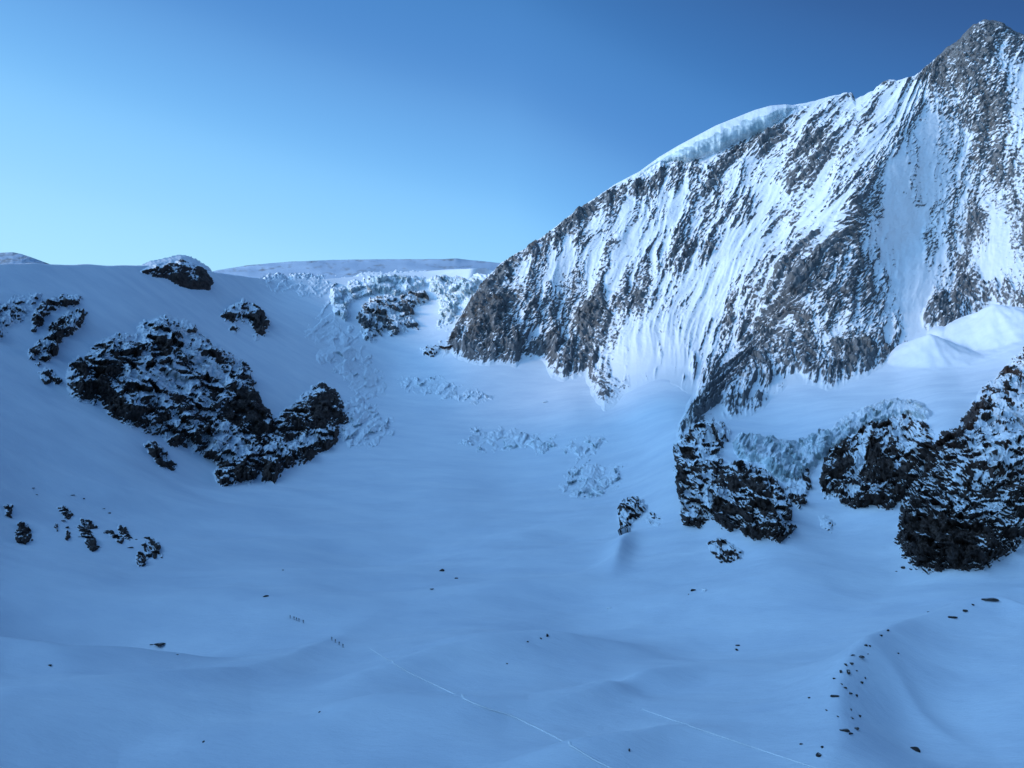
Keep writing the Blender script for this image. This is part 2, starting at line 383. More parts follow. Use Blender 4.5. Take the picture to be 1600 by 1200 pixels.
# over the skyline the snow rolls away and falls behind
back = []
for k, (dy, dz) in enumerate([(6, 0.2), (20, -1), (50, -8), (110, -30), (240, -110), (500, -320)]):
    q = P[-1].copy(); q[:, 1] += dy; q[:, 2] += dz; back.append(q)
P = np.vstack([P, np.array(back)])
R_, C_ = P.shape[:2]
sf = mesh_from('snowfield', P, grid_faces(R_, C_), M_SNOW); tag(sf, None, None, kind='structure')
sf['label'] = 'smooth blue shaded snow filling the glacier basin and its left flank'

# ------------------------------------------------------------------ the mountain
def blobs(px, py, L):
    s = np.zeros(px.shape)
    for x, y, rx, ry, ang, v in L:
        a = math.radians(ang); dx = px - x; dy = py - y
        u = dx * math.cos(a) + dy * math.sin(a); q = -dx * math.sin(a) + dy * math.cos(a)
        s += v * np.exp(-((u / rx) ** 2 + (q / ry) ** 2) ** 1.5)
    return s
FACE_ROCK = [  # x, y, half length, half width, angle (image degrees, clockwise from right), strength
 (800,418,70,14,-38,.35),(880,365,60,14,-38,.40),(950,322,60,16,-35,.42),(1010,292,40,16,-30,.40),
 (760,490,50,50,0,.45),(745,520,45,40,0,.25),(790,550,80,22,5,.40),(830,480,55,40,0,.25),(920,500,50,38,0,.48),(915,505,22,20,0,.25),(880,560,60,30,0,.28),(930,600,60,26,20,.22),(990,470,40,35,0,.2),
 (1058,285,34,34,0,.28),(1110,305,14,70,12,.30),(1140,275,16,60,12,.22),(1075,405,42,26,-30,.32),(1160,330,30,36,0,.15),(1125,255,60,12,-22,.25),
 (1195,225,40,20,-25,.22),(1250,262,30,40,40,.15),(1270,230,30,30,0,.1),
 (1395,225,90,13,-56,.30),(1300,395,120,16,-52,.30),(1350,290,60,10,-55,.25),
 (1330,400,30,80,10,.22),(1270,460,70,60,-30,.33),(1340,480,36,50,0,.25),(1190,540,80,50,-40,.12),(1270,560,90,36,-8,.33),(1350,565,50,22,-20,.40),(1150,600,70,18,-35,.12),(1085,640,40,10,-55,.45),
 (1490,90,60,40,-45,.55),(1535,110,45,60,0,.45),(1470,115,40,24,-40,.35),(1530,175,40,50,10,.42),(1545,240,26,60,0,.38),(1500,190,60,14,20,.2),
 (1520,320,40,60,0,.12),(1590,240,30,50,0,.25),(1610,360,26,90,0,.36),(1500,440,50,36,0,.16),(1470,500,60,24,-8,.38),(1560,300,30,30,0,.2),(1500,470,80,16,-20,.25),(1590,470,40,20,0,.28),
 (1535,52,50,20,0,.5),(1475,84,50,14,-48,.5),(1580,75,30,20,40,.4),
 (1330,152,12,8,0,.5),(1382,134,14,9,0,.5),(1440,120,30,10,-30,.3),
 (1280,245,110,50,-50,.20),(1500,330,70,150,0,.10),(1180,420,120,40,-55,.08),(1000,380,60,60,0,.08),
 # open snow
 (1405,370,22,140,-8,-.50),(1425,480,36,60,0,-.3),(1560,400,18,70,0,-.3),(1440,250,26,50,0,-.2),(1100,480,150,26,-58,-.32),(1180,370,60,18,-60,-.22),(1040,350,18,60,20,-.2),(975,410,44,26,-45,-.22),
 (1010,540,80,18,-50,-.16),(1300,300,90,12,-55,-.18),(1240,340,80,12,-55,-.16),(1360,170,40,20,0,-.15),(1590,130,20,60,0,-.15),(1240,595,30,12,0,-.4),(870,430,50,14,-45,-.15),(1060,580,40,20,0,-.08),(1300,530,26,10,-30,-.4),
]
mcols = np.arange(690, 1663, 1.15); mcols = np.concatenate([mcols, np.linspace(1664, 2380, 160)])
footmax = np.interp(mcols, [690, 740, 870, 945, 1000, 1055, 1110, 1200, 1345, 1460, 1580, 1700, 2400], [600, 612, 645, 680, 690, 752, 745, 690, 642, 585, 545, 615, 760])
jag = 2.2 * fbm(mcols / 9, mcols * 0 + 3.3, 4, 77) * np.clip(ss(1240, 1340, mcols) + ss(950, 800, mcols) * 0.5, 0.05, 1)
topy = np.interp(mcols, sk[:, 0], sk[:, 1]) - jag
t3 = np.linspace(0, 1, 560)
PX = np.tile(mcols, (560, 1)); PY = footmax[None, :] + (topy - footmax)[None, :] * t3[:, None]
Yd = depth(PX, PY)
P0 = world(PX, PY, Yd); N0 = normals(P0)
sdm = signed(PX, PY, MPOLY)
below_top = PY - topy[None, :]
spur = np.interp(PY, [100, 230, 340, 470, 560, 660], [1450, 1390, 1330, 1240, 1170, 1080])
right = ss(-25, 25, PX - spur)
lean = (0.25 + 0.55 * ss(960, 1280, PX)) * (1 - right) + 0.04 * right
sx = PX + lean * (PY - 300) + 12 * fbm(PX / 95, PY / 95, 2, 5) + 2.0 * fbm(PX / 22, PY / 22, 2, 6); ly = PY
ribs = ridged(sx / 52, ly / 190, 3, 3)
ribs2 = ridged(sx / 19, ly / 60, 3, 9)
dx_, dy_ = sx, PY - 0.35 * PX
bl1 = facet(dx_ / 11 + 0.4 * fbm(PX / 20, PY / 20, 2, 8), dy_ / 7.5, 21, 1.2); bl2 = facet(sx / 4.2, (PY + 0.45 * PX) / 3.0, 33, 1.2)
fine = fbm(sx / 4, (PY + 0.3 * PX) / 3.6, 3, 41)
streak = fbm(sx / 7, ly / 46, 4, 91, 0.6)
clump = fbm(sx / 22, ly / 66, 4, 97, 0.6)
dabs = fbm((sx + 0.3 * PY) / 8, (PY - 0.25 * PX) / 4.5, 3, 55)
rk = np.tanh(blobs(PX, PY, FACE_ROCK) * 1.7) * 0.42 + 0.10 * fbm(PX / 45, PY / 45, 3, 61) + 0.30 * clump
rkc = np.clip(0.10 + 1.35 * rk, 0.04, 1); soft = np.exp(-((PX - 1005) / 75) ** 2 - ((PY - 600) / 60) ** 2)
edge = ss(-1, 14, sdm) * ss(0, 12, below_top + 2)
st = (PY - 0.30 * sx) / 6.5 + 1.1 * bl1 + 0.8 * fbm(PX / 30, PY / 30, 2, 14); saw = st - np.floor(st); saw = np.minimum(saw * 1.6, (1 - saw) * 2.67)
off = (20 * ribs * (0.35 + 0.65 * (1 - right)) * (0.4 + 1.2 * rkc) + 9 * ribs2 * (0.18 + rkc) + (9 * bl1 + 4.5 * bl2 + 2 * fine + 5 * saw) * 1.4 * rkc) * (0.15 + 0.85 * edge) + 14 * ss(0, 30, sdm) - 28 * ss(2, -26, sdm)
off *= (ss(-8, 20, below_top) * 0.8 + 0.2); off *= np.where(off > 0, 1 - 0.85 * soft, 1); off *= 1 - 0.7 * ss(70, 8, sdm) * ss(0.12, -0.05, rk) * (sdm > 0)
Pm = P0 + N0 * off[..., None]
N1 = normals(Pm)
nz = N1[..., 2]; nzm = N0[..., 2]
side = (N1[..., 0] - N0[..., 0])
bare = 0.16 + 1.15 * rk - 0.12 * soft + 0.19 * streak + 0.33 * dabs + 0.36 * fine + 0.85 * (nzm - nz) + 0.30 * side * (1 - 0.7 * right) + 0.10 * ss(0.35, 0.85, ribs2)
bare -= 0.9 * ss(6, -4, sdm) * 0.6
bare += 0.45 * ss(22, 0, below_top) * ss(1440, 1480, PX)
capw = np.interp(PX, [780, 900, 960, 1020, 1240, 1262, 1310, 1330, 1345], [0, 0, 5, 26, 20, 8, 3, 0, 0])
bare -= 1.2 * ss(capw + 3, capw - 2, below_top) * (capw > 0.5)
back = []
for k, (dy, dz) in enumerate([(4, -1), (14, -14), (40, -50), (120, -170), (300, -430), (600, -900)]):
    q = Pm[-1].copy(); q[:, 1] += dy; q[:, 2] += dz; back.append(q)
Pm = np.vstack([Pm, np.array(back)]); bare = np.vstack([bare, np.tile(bare[-1], (6, 1))])
keep = np.vstack([sdm > -30, np.ones((6, PX.shape[1]), bool)])
V, Fq, B = compact(Pm.reshape(-1, 3), grid_faces(*Pm.shape[:2], keep), bare.reshape(-1))
mt = mesh_from('mountain', V, Fq, M_FACE, B); tag(mt, None, None, kind='structure')
mt['label'] = 'huge snow streaked rock face rising to a dark pointed summit on the right'

# ------------------------------------------------------------------ outcrops, ice cliffs and broken ice: patches that stand out of the slope
def patch(name, poly, mat, bulge=10, width=12, crag=8, size=14, bareness=0.75, ragged=4, step=1.1, sink=14, flow=0.4, fn=None, seed=0, surf=base, snowline=0.45, fine_amp=1.0, paint=(), patchy=0.75, grow=0.0):
    q = np.array(poly, float); x0, y0 = q.min(0) - 14; x1, y1 = q.max(0) + 14
    PX, PY = np.meshgrid(np.arange(x0, x1, step), np.arange(y0, y1, step))
    P0 = surf(PX, PY); N0 = normals(P0)
    sd = signed(PX, PY, poly) + ragged * (fbm(PX / 12, PY / 12, 4, seed + 100, 0.65) + 0.8 * fbm(PX / 34, PY / 34, 2, seed + 103)) + min(3.0, width * 0.2) + grow + ragged * 0.6 * fbm(PX / 4.5, PY / 3.2, 2, seed + 105)
    Y = P0[..., 1]; u = PX + flow * PY; v = PY - flow * PX
    wob = 0.6 * fbm(PX / (size * 1.8), PY / (size * 1.8), 3, seed + 1)
    b1 = facet(u / (size * 1.5) + wob, v / (size * 0.9) - wob, seed + 11, 1.3)
    b2 = facet(u / (size * 0.55) + wob, v / (size * 0.27), seed + 23, 1.2)
    b3 = facet(u / (size * 0.2), v / (size * 0.13) + wob, seed + 31, 1.2)
    mac = fbm(PX / (size * 4), PY / (size * 4), 3, seed + 41)
    st = v / (size * 0.62) + 1.3 * b1 + wob + 0.5 * b2; saw = st - np.floor(st); saw = np.minimum(saw * 1.45, (1 - saw) * 3.2)
    ins = ss(-2, width, sd); din = ss(-3, width * 0.6, sd)
    low = bulge * ins + crag * (1.55 * b1 + 0.9 * mac + 0.55 * saw) * din - sink * ss(1, -12, sd)
    NL0 = normals(P0 + N0 * low[..., None] * 0.7)
    drift = ss(0.25, 0.6, bareness + 0.8 * (snowline - NL0[..., 2]) + 0.2 * mac + patchy * fbm(u / 30, v / 17, 3, seed + 57) + 1.5 * blobs(PX, PY, paint))
    off = low + crag * fine_amp * (0.35 * b2 + 0.14 * b3) * din * (0.15 + 0.85 * drift)       # drifted ledges lie smooth
    D_ = -P0.copy(); D_[..., 2] = 0; D_ /= np.linalg.norm(D_, axis=-1, keepdims=True); D_ = D_ * 0.8 + N0 * 0.3; D_ /= np.linalg.norm(D_, axis=-1, keepdims=True)
    P1 = P0 + D_ * off[..., None]
    if fn: P1 = fn(PX, PY, P1, sd)
    N1 = normals(P1); NL = normals(P0 + D_ * low[..., None])
    nzz = 0.6 * NL[..., 2] + 0.4 * N1[..., 2]
    bare = bareness + 1.05 * (snowline - nzz) + 0.2 * mac + patchy * fbm(u / 30, v / 17, 3, seed + 57) + 0.15 * fbm(u / 8, v / 3.4, 3, seed + 51) + 1.5 * blobs(PX, PY, paint) - 0.9 * ss(2.5, -3, sd)
    V, Fq, B = compact(P1.reshape(-1, 3), grid_faces(*P1.shape[:2], sd > -9), bare.reshape(-1))
    o = mesh_from(name, V, Fq, mat, B); recentre(o)
    return o
G_ROCK = 'rock outcrops breaking through the snow'
def outcrop(poly, label, **k):
    o = patch('rock_outcrop', poly, k.pop('mat', M_DARK), surf=snow_point, **k); tag(o, label, 'rock outcrop', G_ROCK); return o
outcrop([(106,590),(110,568),(140,556),(150,541),(185,524),(215,535),(218,520),(219,508),(240,498),(262,494),(288,500),(312,518),(332,538),(357,552),(384,566),(396,590),(380,606),(368,640),(352,668),(345,690),(318,702),
 (300,700),(285,688),(270,694),(250,672),(225,670),(200,658),(175,645),(160,628),(130,622),(108,612)],
 'large craggy dark outcrop with a rounded snow dusted top, biggest rock on the left slope', seed=1, bulge=20, width=26, crag=10, size=14, bareness=.52, patchy=.95,
 paint=[(262,512,40,16,10,-.28),(300,560,70,8,32,-.35),(275,590,36,14,30,-.40),(222,560,6,60,0,-.55),(330,590,60,9,38,-.35),(240,600,50,14,10,-.30),(185,545,40,14,-20,-.25),(285,615,30,50,20,-.2),(140,590,36,24,60,.30),(250,545,30,30,0,.2),(310,600,30,14,50,.35),(190,640,40,16,25,.2),(340,640,26,26,0,-.35),(205,580,30,14,0,.2)])
outcrop([(330,640),(345,612),(362,588),(378,570),(386,590),(398,602),(402,620),(420,640),(430,662),(424,690),(414,712),(402,738),(392,749),(345,748),(332,738),(345,722),(318,705),(322,680),(335,664)],
 'jet black steep buttress between the large craggy outcrop and the pointed knob', seed=2, bulge=22, width=16, crag=8, size=11, bareness=.66,
 paint=[(378,640,34,30,30,.55),(350,605,30,20,0,-.3),(350,690,40,22,10,-.45),(385,705,30,14,0,-.2),(375,735,60,10,5,.1)])
outcrop([(396,700),(412,672),(430,655),(455,635),(475,620),(490,603),(507,598),(525,613),(540,633),(543,657),(532,682),(510,700),(478,720),(446,728),(430,747),(412,746),(400,726)],
 'pointed black rock knob at the right end of the left hand cliffs', seed=3, bulge=24, width=22, crag=8, size=10, bareness=.84, patchy=.35, paint=[(460,695,50,9,-20,-.5),(490,690,30,8,-15,-.3),(500,640,40,30,0,.2)])
outcrop([(226,692),(240,688),(258,700),(262,712),(276,722),(270,728),(250,722),(240,708)], 'small dark rock tail hanging below the large craggy outcrop', seed=4, bulge=5, width=6, crag=5, size=9, bareness=.8, ragged=2)
outcrop([(50,500),(62,478),(85,466),(105,463),(126,469),(118,476),(92,482),(78,495),(66,508),(52,520)], 'snow dusted rock ledge, upper one of the pair high on the left slope', seed=5, bulge=7, width=8, crag=6, size=9, bareness=.5)
outcrop([(75,512),(100,495),(120,488),(134,493),(132,505),(112,520),(96,528),(92,545),(80,562),(60,568),(46,560),(44,545),(62,535),(78,528)], 'long black rimmed ledge just under the upper ledge on the left slope', seed=6, bulge=9, width=8, crag=7, size=9, bareness=.62)
outcrop([(60,580),(78,576),(92,588),(98,596),(72,595)], 'small faint rock patch below the black rimmed ledge', seed=7, bulge=3, width=6, crag=3, size=7, bareness=.5, ragged=3)
outcrop([(222,424),(240,415),(262,411),(284,407),(302,412),(320,424),(331,440),(327,450),(300,449),(275,441),(262,432),(240,429)], 'rounded dark rock dome standing on the left skyline', seed=8, bulge=16, width=12, crag=4, size=9, bareness=.98, ragged=1, paint=[(262,418,30,7,10,-.25),(318,436,12,16,0,.4)])
outcrop([(346,492),(362,478),(380,470),(396,476),(412,490),(417,504),(415,522),(404,520),(392,505),(372,500),(355,500)], 'lone dark boulder shaped outcrop right of and above the large craggy one', seed=9, bulge=11, width=8, crag=6, size=9, bareness=.74, paint=[(405,505,10,22,10,.5),(375,488,14,12,0,-.15)])
outcrop([(354,513),(364,508),(376,512),(368,524)], 'tiny rock patch under the lone boulder shaped outcrop', seed=10, bulge=2, width=4, crag=2, size=6, bareness=.6, ragged=2)
outcrop([(394,524),(402,521),(407,528),(400,533)], 'tiny black rock at the lower tip of the boulder shaped outcrop', seed=12, bulge=2, width=4, crag=2, size=6, bareness=.8, ragged=1)
outcrop([(-60,470),(0,480),(35,468),(60,466),(45,485),(28,505),(5,528),(-60,560)], 'faint snow plastered crag at the left edge of the photo', seed=13, bulge=4, width=18, crag=5, size=12, bareness=.20, ragged=6)
outcrop([(562,497),(572,480),(590,466),(612,462),(622,470),(640,462),(662,455),(664,465),(650,478),(636,490),(622,503),(640,500),(650,508),(625,514),(616,520),(602,512),(598,500),(585,505),(588,520),(578,528),(572,512)],
 'dark rock steps under the ice rim of the headwall', mat=M_FACE, seed=14, bulge=10, width=8, crag=9, size=9, bareness=.44, ragged=5, grow=3)
outcrop([(660,545),(672,538),(690,536),(705,532),(712,540),(690,548),(678,556),(665,558)], 'snowy rock step left of the foot of the great face', seed=15, bulge=6, width=6, crag=6, size=8, bareness=.42)
outcrop([(966,800),(974,788),(990,780),(1006,788),(1010,800),(1000,812),(988,818),(980,832),(972,834),(968,820)], 'small rocky nose with a dark hollow in mid slope', seed=16, bulge=9, width=7, crag=8, size=10, bareness=.62, ragged=3)
outcrop([(1004,812),(1018,808),(1036,814),(1030,822),(1012,826)], 'snowy stones beside the rocky nose with the hollow', seed=17, bulge=2, width=5, crag=3, size=7, bareness=.45)
outcrop([(1054,705),(1066,688),(1095,664),(1130,664),(1140,690),(1122,706),(1128,728),(1118,745),(1122,770),(1116,800),(1095,826),(1066,816),(1062,775),(1056,740)],
 'steep broken rock rib at the left end of the lower right cliffs', seed=18, bulge=14, width=10, crag=9, size=11, bareness=.50, paint=[(1075,715,10,50,10,.25),(1105,690,40,8,-25,-.3),(1098,740,30,7,-30,.2),(1110,780,20,30,0,-.2)])
outcrop([(1112,760),(1126,738),(1140,726),(1170,730),(1200,738),(1222,756),(1234,790),(1240,822),(1222,842),(1195,838),(1165,836),(1135,832),(1116,812),(1106,786)],
 'bulging dark rock mass with fine snow ledges below the blue ice cliff', seed=19, bulge=18, width=16, crag=9, size=11, bareness=.62, paint=[(1165,800,55,30,10,.22),(1165,755,40,12,10,.3),(1150,778,60,6,10,-.3),(1225,770,14,30,0,-.3),(1225,820,20,16,0,-.2)])
outcrop([(1105,858),(1120,850),(1140,855),(1162,862),(1160,868),(1138,878),(1122,876)], 'low stony patch under the bulging rock mass', seed=20, bulge=4, width=6, crag=4, size=8, bareness=.62, ragged=3)
outcrop([(1228,762),(1236,746),(1250,738),(1264,728),(1266,760),(1262,780),(1250,792),(1238,786)], 'narrow dark rock right of the bulging mass under the ice', seed=21, bulge=9, width=6, crag=6, size=9, bareness=.60)
outcrop([(1284,748),(1292,715),(1315,690),(1345,674),(1372,660),(1402,658),(1428,655),(1450,668),(1458,690),(1448,718),(1436,750),(1422,778),(1395,792),(1370,788),(1345,788),(1322,784),(1306,772),(1290,772)],
 'black ribbed cliff with snow gullies between the ice band and the right buttress', seed=22, bulge=20, width=12, crag=11, size=12, bareness=.72, flow=-0.3,
 paint=[(1345,720,6,50,18,-.6),(1385,700,6,50,22,-.6),(1412,700,5,50,15,-.35),(1440,690,10,30,0,-.4),(1360,700,60,8,-20,-.2),(1405,730,24,30,0,.3),(1318,725,12,34,15,.3),(1368,725,10,30,15,.3),(1345,772,50,12,0,-.15)])
outcrop([(1280,805),(1290,800),(1305,810),(1298,824),(1284,820)], 'faint stones in the snow below the black ribbed cliff', seed=24, bulge=2, width=4, crag=2, size=6, bareness=.5, ragged=3)
outcrop([(1402,842),(1410,800),(1408,775),(1420,748),(1446,738),(1452,702),(1470,684),(1498,664),(1520,630),(1545,600),(1565,582),(1588,555),(1640,530),(1700,540),(1780,600),(1800,760),(1740,830),(1640,848),(1600,852),(1560,868),(1535,882),(1490,878),(1450,880),(1418,870)],
 'huge dark buttress at the right edge, black at its foot and snow patched above', seed=25, ragged=5, bulge=28, width=26, crag=9, size=12, bareness=.46,
 paint=[(1465,840,75,34,5,.55),(1500,665,50,16,-45,.5),(1460,720,12,50,20,.45),(1560,710,50,30,5,-.45),(1520,760,60,16,0,-.2),(1585,600,20,60,20,.1),(1565,715,10,9,0,.9),(1560,770,60,10,0,.35),(1540,640,60,20,-40,.1),(1590,660,20,30,0,-.2),(1530,865,40,10,0,.3),(1560,800,60,16,0,-.15)])
G_LOW = 'small ribs of rock low on the left slope'
def rib(poly, label, **k):
    o = patch('rock_rib', poly, M_DARK, surf=snow_point, **k); tag(o, label, 'rock', G_LOW); return o
kw = dict(grow=1.2, patchy=.3, bulge=3.0, width=4, crag=2.6, size=7, bareness=1.05, ragged=3, sink=7)
rib([(25,832),(30,812),(38,815),(45,826),(47,838),(38,843),(28,840)], 'ring shaped rock low on the left, nearest the left edge', seed=60, **kw)
rib([(9,788),(18,785),(16,803),(10,800)], 'two thin dark flecks above the ring shaped rock', seed=61, **kw)
rib([(92,784),(100,785),(112,795),(108,800),(96,793)], 'short dark rib at the top left of the low rocks', seed=62, **kw)
rib([(120,812),(130,808),(138,822),(145,838),(155,855),(145,860),(134,845),(124,828)], 'long black rib descending through the middle of the low rocks', seed=63, **kw)
rib([(128,803),(142,806),(150,813),(140,817),(130,810)], 'dark block touching the upper end of the long black rib', seed=64, **kw)
rib([(185,808),(192,812),(202,828),(206,840),(198,838),(190,822)], 'slanting black rib right of the long black rib', seed=65, **kw)
rib([(160,818),(174,820),(176,828),(166,826)], 'small curved rock between the long and the slanting ribs', seed=66, **kw)
rib([(212,866),(218,856),(226,862),(224,875),(218,876)], 'black pointed rock, lowest of the low left rocks', seed=67, **kw)
rib([(225,850),(232,852),(236,862),(230,868)], 'middle one of three black rocks at the right end of the low rocks', seed=68, **kw)
rib([(226,832),(236,840),(247,852),(251,862),(242,862),(236,850)], 'rightmost hooked rock of the low left rocks', seed=69, **kw)
rib([(104,828),(106,822),(108,838),(103,842)], 'thin upright dark fleck left of the long black rib', seed=70, **kw)
rib([(83,818),(88,815),(88,824),(83,824)], 'small dark stone further left of the thin upright fleck', seed=71, **kw)
rib([(175,832),(182,830),(182,838),(176,838)], 'round dark stone below the small curved rock', seed=72, **kw)
rib([(184,838),(192,837),(192,846),(185,845)], 'pair of dark stones just right of the round stone', seed=73, **kw)

# ice
def ice(poly, name, label, cat, **k):
    o = patch(name, poly, k.pop('mat', M_ICE), **k); tag(o, label, cat, 'glacier ice showing at cliffs and icefalls'); return o
ice([(1144,692),(1158,680),(1190,684),(1215,688),(1245,692),(1268,684),(1290,676),(1306,672),(1302,698),(1288,716),(1268,738),(1242,752),(1216,748),(1202,736),(1194,726),(1172,724),(1154,716)],
 'ice_cliff', 'blue green ice cliff hanging above the bulging dark rock', 'ice cliff', bulge=26, width=10, crag=8, size=11, bareness=.74, seed=30, ragged=2, flow=-.9, patchy=.35)
ice([(1290,680),(1310,662),(1330,646),(1360,635),(1385,627),(1410,623),(1440,629),(1456,643),(1447,656),(1415,649),(1390,656),(1360,668),(1335,680),(1314,698),(1298,706)],
 'ice_cliff', 'long blue grey ice band arching over the black ribbed cliff', 'ice cliff', bulge=16, width=7, crag=7, size=10, bareness=.56, seed=31, ragged=2, flow=-.9, patchy=.35)
ice([(515,462),(522,448),(548,440),(580,434),(620,431),(660,432),(668,440),(650,452),(620,458),(590,456),(565,462),(545,475),(540,500),(528,492)],
 'serac_rim', 'broken ice rim along the crest of the headwall', 'serac', bulge=14, width=8, crag=10, size=12, bareness=.50, seed=32, ragged=3)
ice([(668,440),(690,432),(715,434),(748,440),(742,458),(725,470),(712,490),(700,505),(685,506),(690,480),(680,462)],
 'serac_wall', 'pale green serac wall beside the left foot of the great face', 'serac', bulge=16, width=8, crag=12, size=10, bareness=.5, seed=33, ragged=3)
G_FALL = 'broken icefall patches in the basin'
def fall(poly, label, s, b=.36, crag=4.5, size=9, **k):
    o = patch('icefall', poly, M_ICE, surf=snow_point, bulge=1.5, width=14, crag=crag, size=size, bareness=b, seed=s, ragged=9, flow=k.pop('flow', -0.2), patchy=.5, **k); tag(o, label, 'icefall', G_FALL); return o
fall([(622,598),(650,592),(690,596),(720,606),(748,614),(765,622),(735,624),(700,620),(670,614),(632,608)], 'band of crevassed ice across the basin below the headwall', 80)
fall([(725,690),(745,670),(790,674),(830,678),(866,690),(852,704),(820,700),(780,697),(745,698)], 'cracked ice blocks in the middle of the basin', 81, .40, 6.5, 13)
fall([(868,760),(900,740),(925,726),(962,734),(972,748),(945,756),(930,772),(895,774)], 'jumbled ice blocks left of and above the rocky nose', 82, .40, 6.5, 14)
fall([(535,630),(560,622),(590,640),(610,660),(612,672),(580,688),(545,695),(532,680),(545,660)], 'crevassed ice just right of the pointed black knob', 83)
fall([(480,520),(500,485),(520,470),(545,500),(570,540),(585,575),(600,605),(575,622),(548,600),(520,575),(500,560)], 'broken ice running down from the left end of the headwall rim', 84, .32, 2.6, 14)
fall([(884,702),(900,690),(935,686),(952,692),(930,704),(905,716)], 'faint parallel crevasses above the jumbled ice blocks', 85)
fall([(410,446),(440,438),(500,440),(520,446),(505,458),(460,460),(430,456)], 'faint crevassed snow on the brow left of the headwall rim', 86, .2, 2.5)
fall([(700,516),(716,500),(740,468),(752,452),(768,440),(748,440),(722,470),(700,494),(684,512)], 'broken snow steps squeezed between serac wall and great face', 87, .34)
# cornice on the summit ridge: overhanging wall of ice with a snow lip, own thickness
CT = [(935,309),(960,289),(1000,268),(1030,246),(1060,228),(1090,212),(1120,196),(1150,184),(1180,172),(1205,165),(1228,163),(1245,165),(1262,163)]
CB = [(935,310),(960,295),(1000,280),(1022,264),(1050,255),(1075,256),(1098,248),(1125,240),(1150,227),(1172,217),(1200,206),(1220,190),(1243,177),(1262,165)]
cx = np.arange(935, 1262, 1.0); ct = np.interp(cx, *np.array(CT, float).T); cb = np.interp(cx, *np.array(CB, float).T) + 1.2 * fbm(cx / 8, cx * 0, 3, 9)
NT = 60; tt = np.linspace(0, 1, NT)
PX = np.tile(cx, (NT, 1)); PY = cb[None] + (ct - cb)[None] * tt[:, None]
th = ss(0, 30, (cb - ct))[None]
Yc = depth(PX, cb[None] + (ct - cb)[None] * tt[:, None] * 0.35)
flut = ridged(PX / 26 + 0.8 * tt[:, None], tt[:, None] * 1.2, 3, 71)
bulge = (20 + 34 * np.sin(np.pi * np.clip(tt, 0, 1)) ** 0.8)[:, None] * th + 10 * flut * th * np.sin(np.pi * tt)[:, None] + 6
Pc = world(PX, PY, Yc - bulge)
bare = (1.15 - 1.5 * ss(0.72, 0.95, tt[:, None] + 0.12 * flut) - 0.9 * ss(0.12, 0.02, tt)[:, None] - 0.5 * ss(0.35, 0.75, flut)) * ss(0.15, 0.5, th) + 0.1 * fbm(PX / 8, PY / 8, 3, 4)
bk = []
for dy, dz in ((8, 3), (30, 2), (60, -10), (120, -60)):
    q = Pc[-1].copy(); q[:, 1] += dy; q[:, 2] += dz; bk.append(q)
fr = Pc[0].copy(); fr[:, 1] += 60
Pc = np.vstack([fr[None], Pc, np.array(bk)]); bare = np.vstack([bare[:1] * 0, bare, np.zeros((4, len(cx)))])
o = mesh_from('ice_cornice', Pc, grid_faces(*Pc.shape[:2]), M_ICE, bare); recentre(o)
tag(o, 'pale turquoise ice cornice crowning the long ridge below the summit', 'cornice', 'glacier ice showing at cliffs and icefalls')

# ------------------------------------------------------------------ far ground
def far_hill(name, toppts, ybot, Y0, Y1, label, b0, seed, mat, step=1.5, amp=12):
    q = np.array(toppts, float); xs = np.arange(q[0, 0], q[-1, 0], step); ty = np.interp(xs, q[:, 0], q[:, 1]) - 0.5 * fbm(xs / 26, xs * 0, 3, seed)
    t = np.linspace(0, 1, 50)[:, None]; PX = np.tile(xs, (50, 1)); PY = ybot + (ty[None] - ybot) * t
    Y = Y0 + (Y1 - Y0) * t ** 0.8 + amp * fbm(PX / 90, PY / 16, 2, seed + 1)
    P = world(PX, PY, Y)
    N = normals(P); bare = b0 + 0.5 * fbm(PX / 40 + 0.05 * PY, PY / 6, 4, seed + 2) + 0.25 * fbm(PX / 9, PY / 4, 2, seed + 5) + 0.5 * (0.45 - N[..., 2])
    bk = []
    for dy, dz in ((60, -4), (300, -60), (900, -300)):
        r = P[-1].copy(); r[:, 1] += dy; r[:, 2] += dz; bk.append(r)
    P = np.vstack([P, np.array(bk)]); bare = np.vstack([bare, np.tile(bare[-1], (3, 1))])
    o = mesh_from(name, P, grid_faces(*P.shape[:2]), mat, bare); tag(o, None, None, kind='structure'); o['label'] = label
    return o
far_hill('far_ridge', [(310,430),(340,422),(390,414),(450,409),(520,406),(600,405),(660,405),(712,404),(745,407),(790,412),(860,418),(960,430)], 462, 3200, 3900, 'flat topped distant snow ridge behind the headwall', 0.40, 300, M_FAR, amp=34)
far_hill('far_hill', [(-260,400),(-120,396),(0,395),(20,394),(34,397),(52,403),(70,410),(90,418),(110,425)], 440, 1500, 1700, 'low rocky hilltop behind the left skyline', 0.58, 320, M_FAR, amp=14)

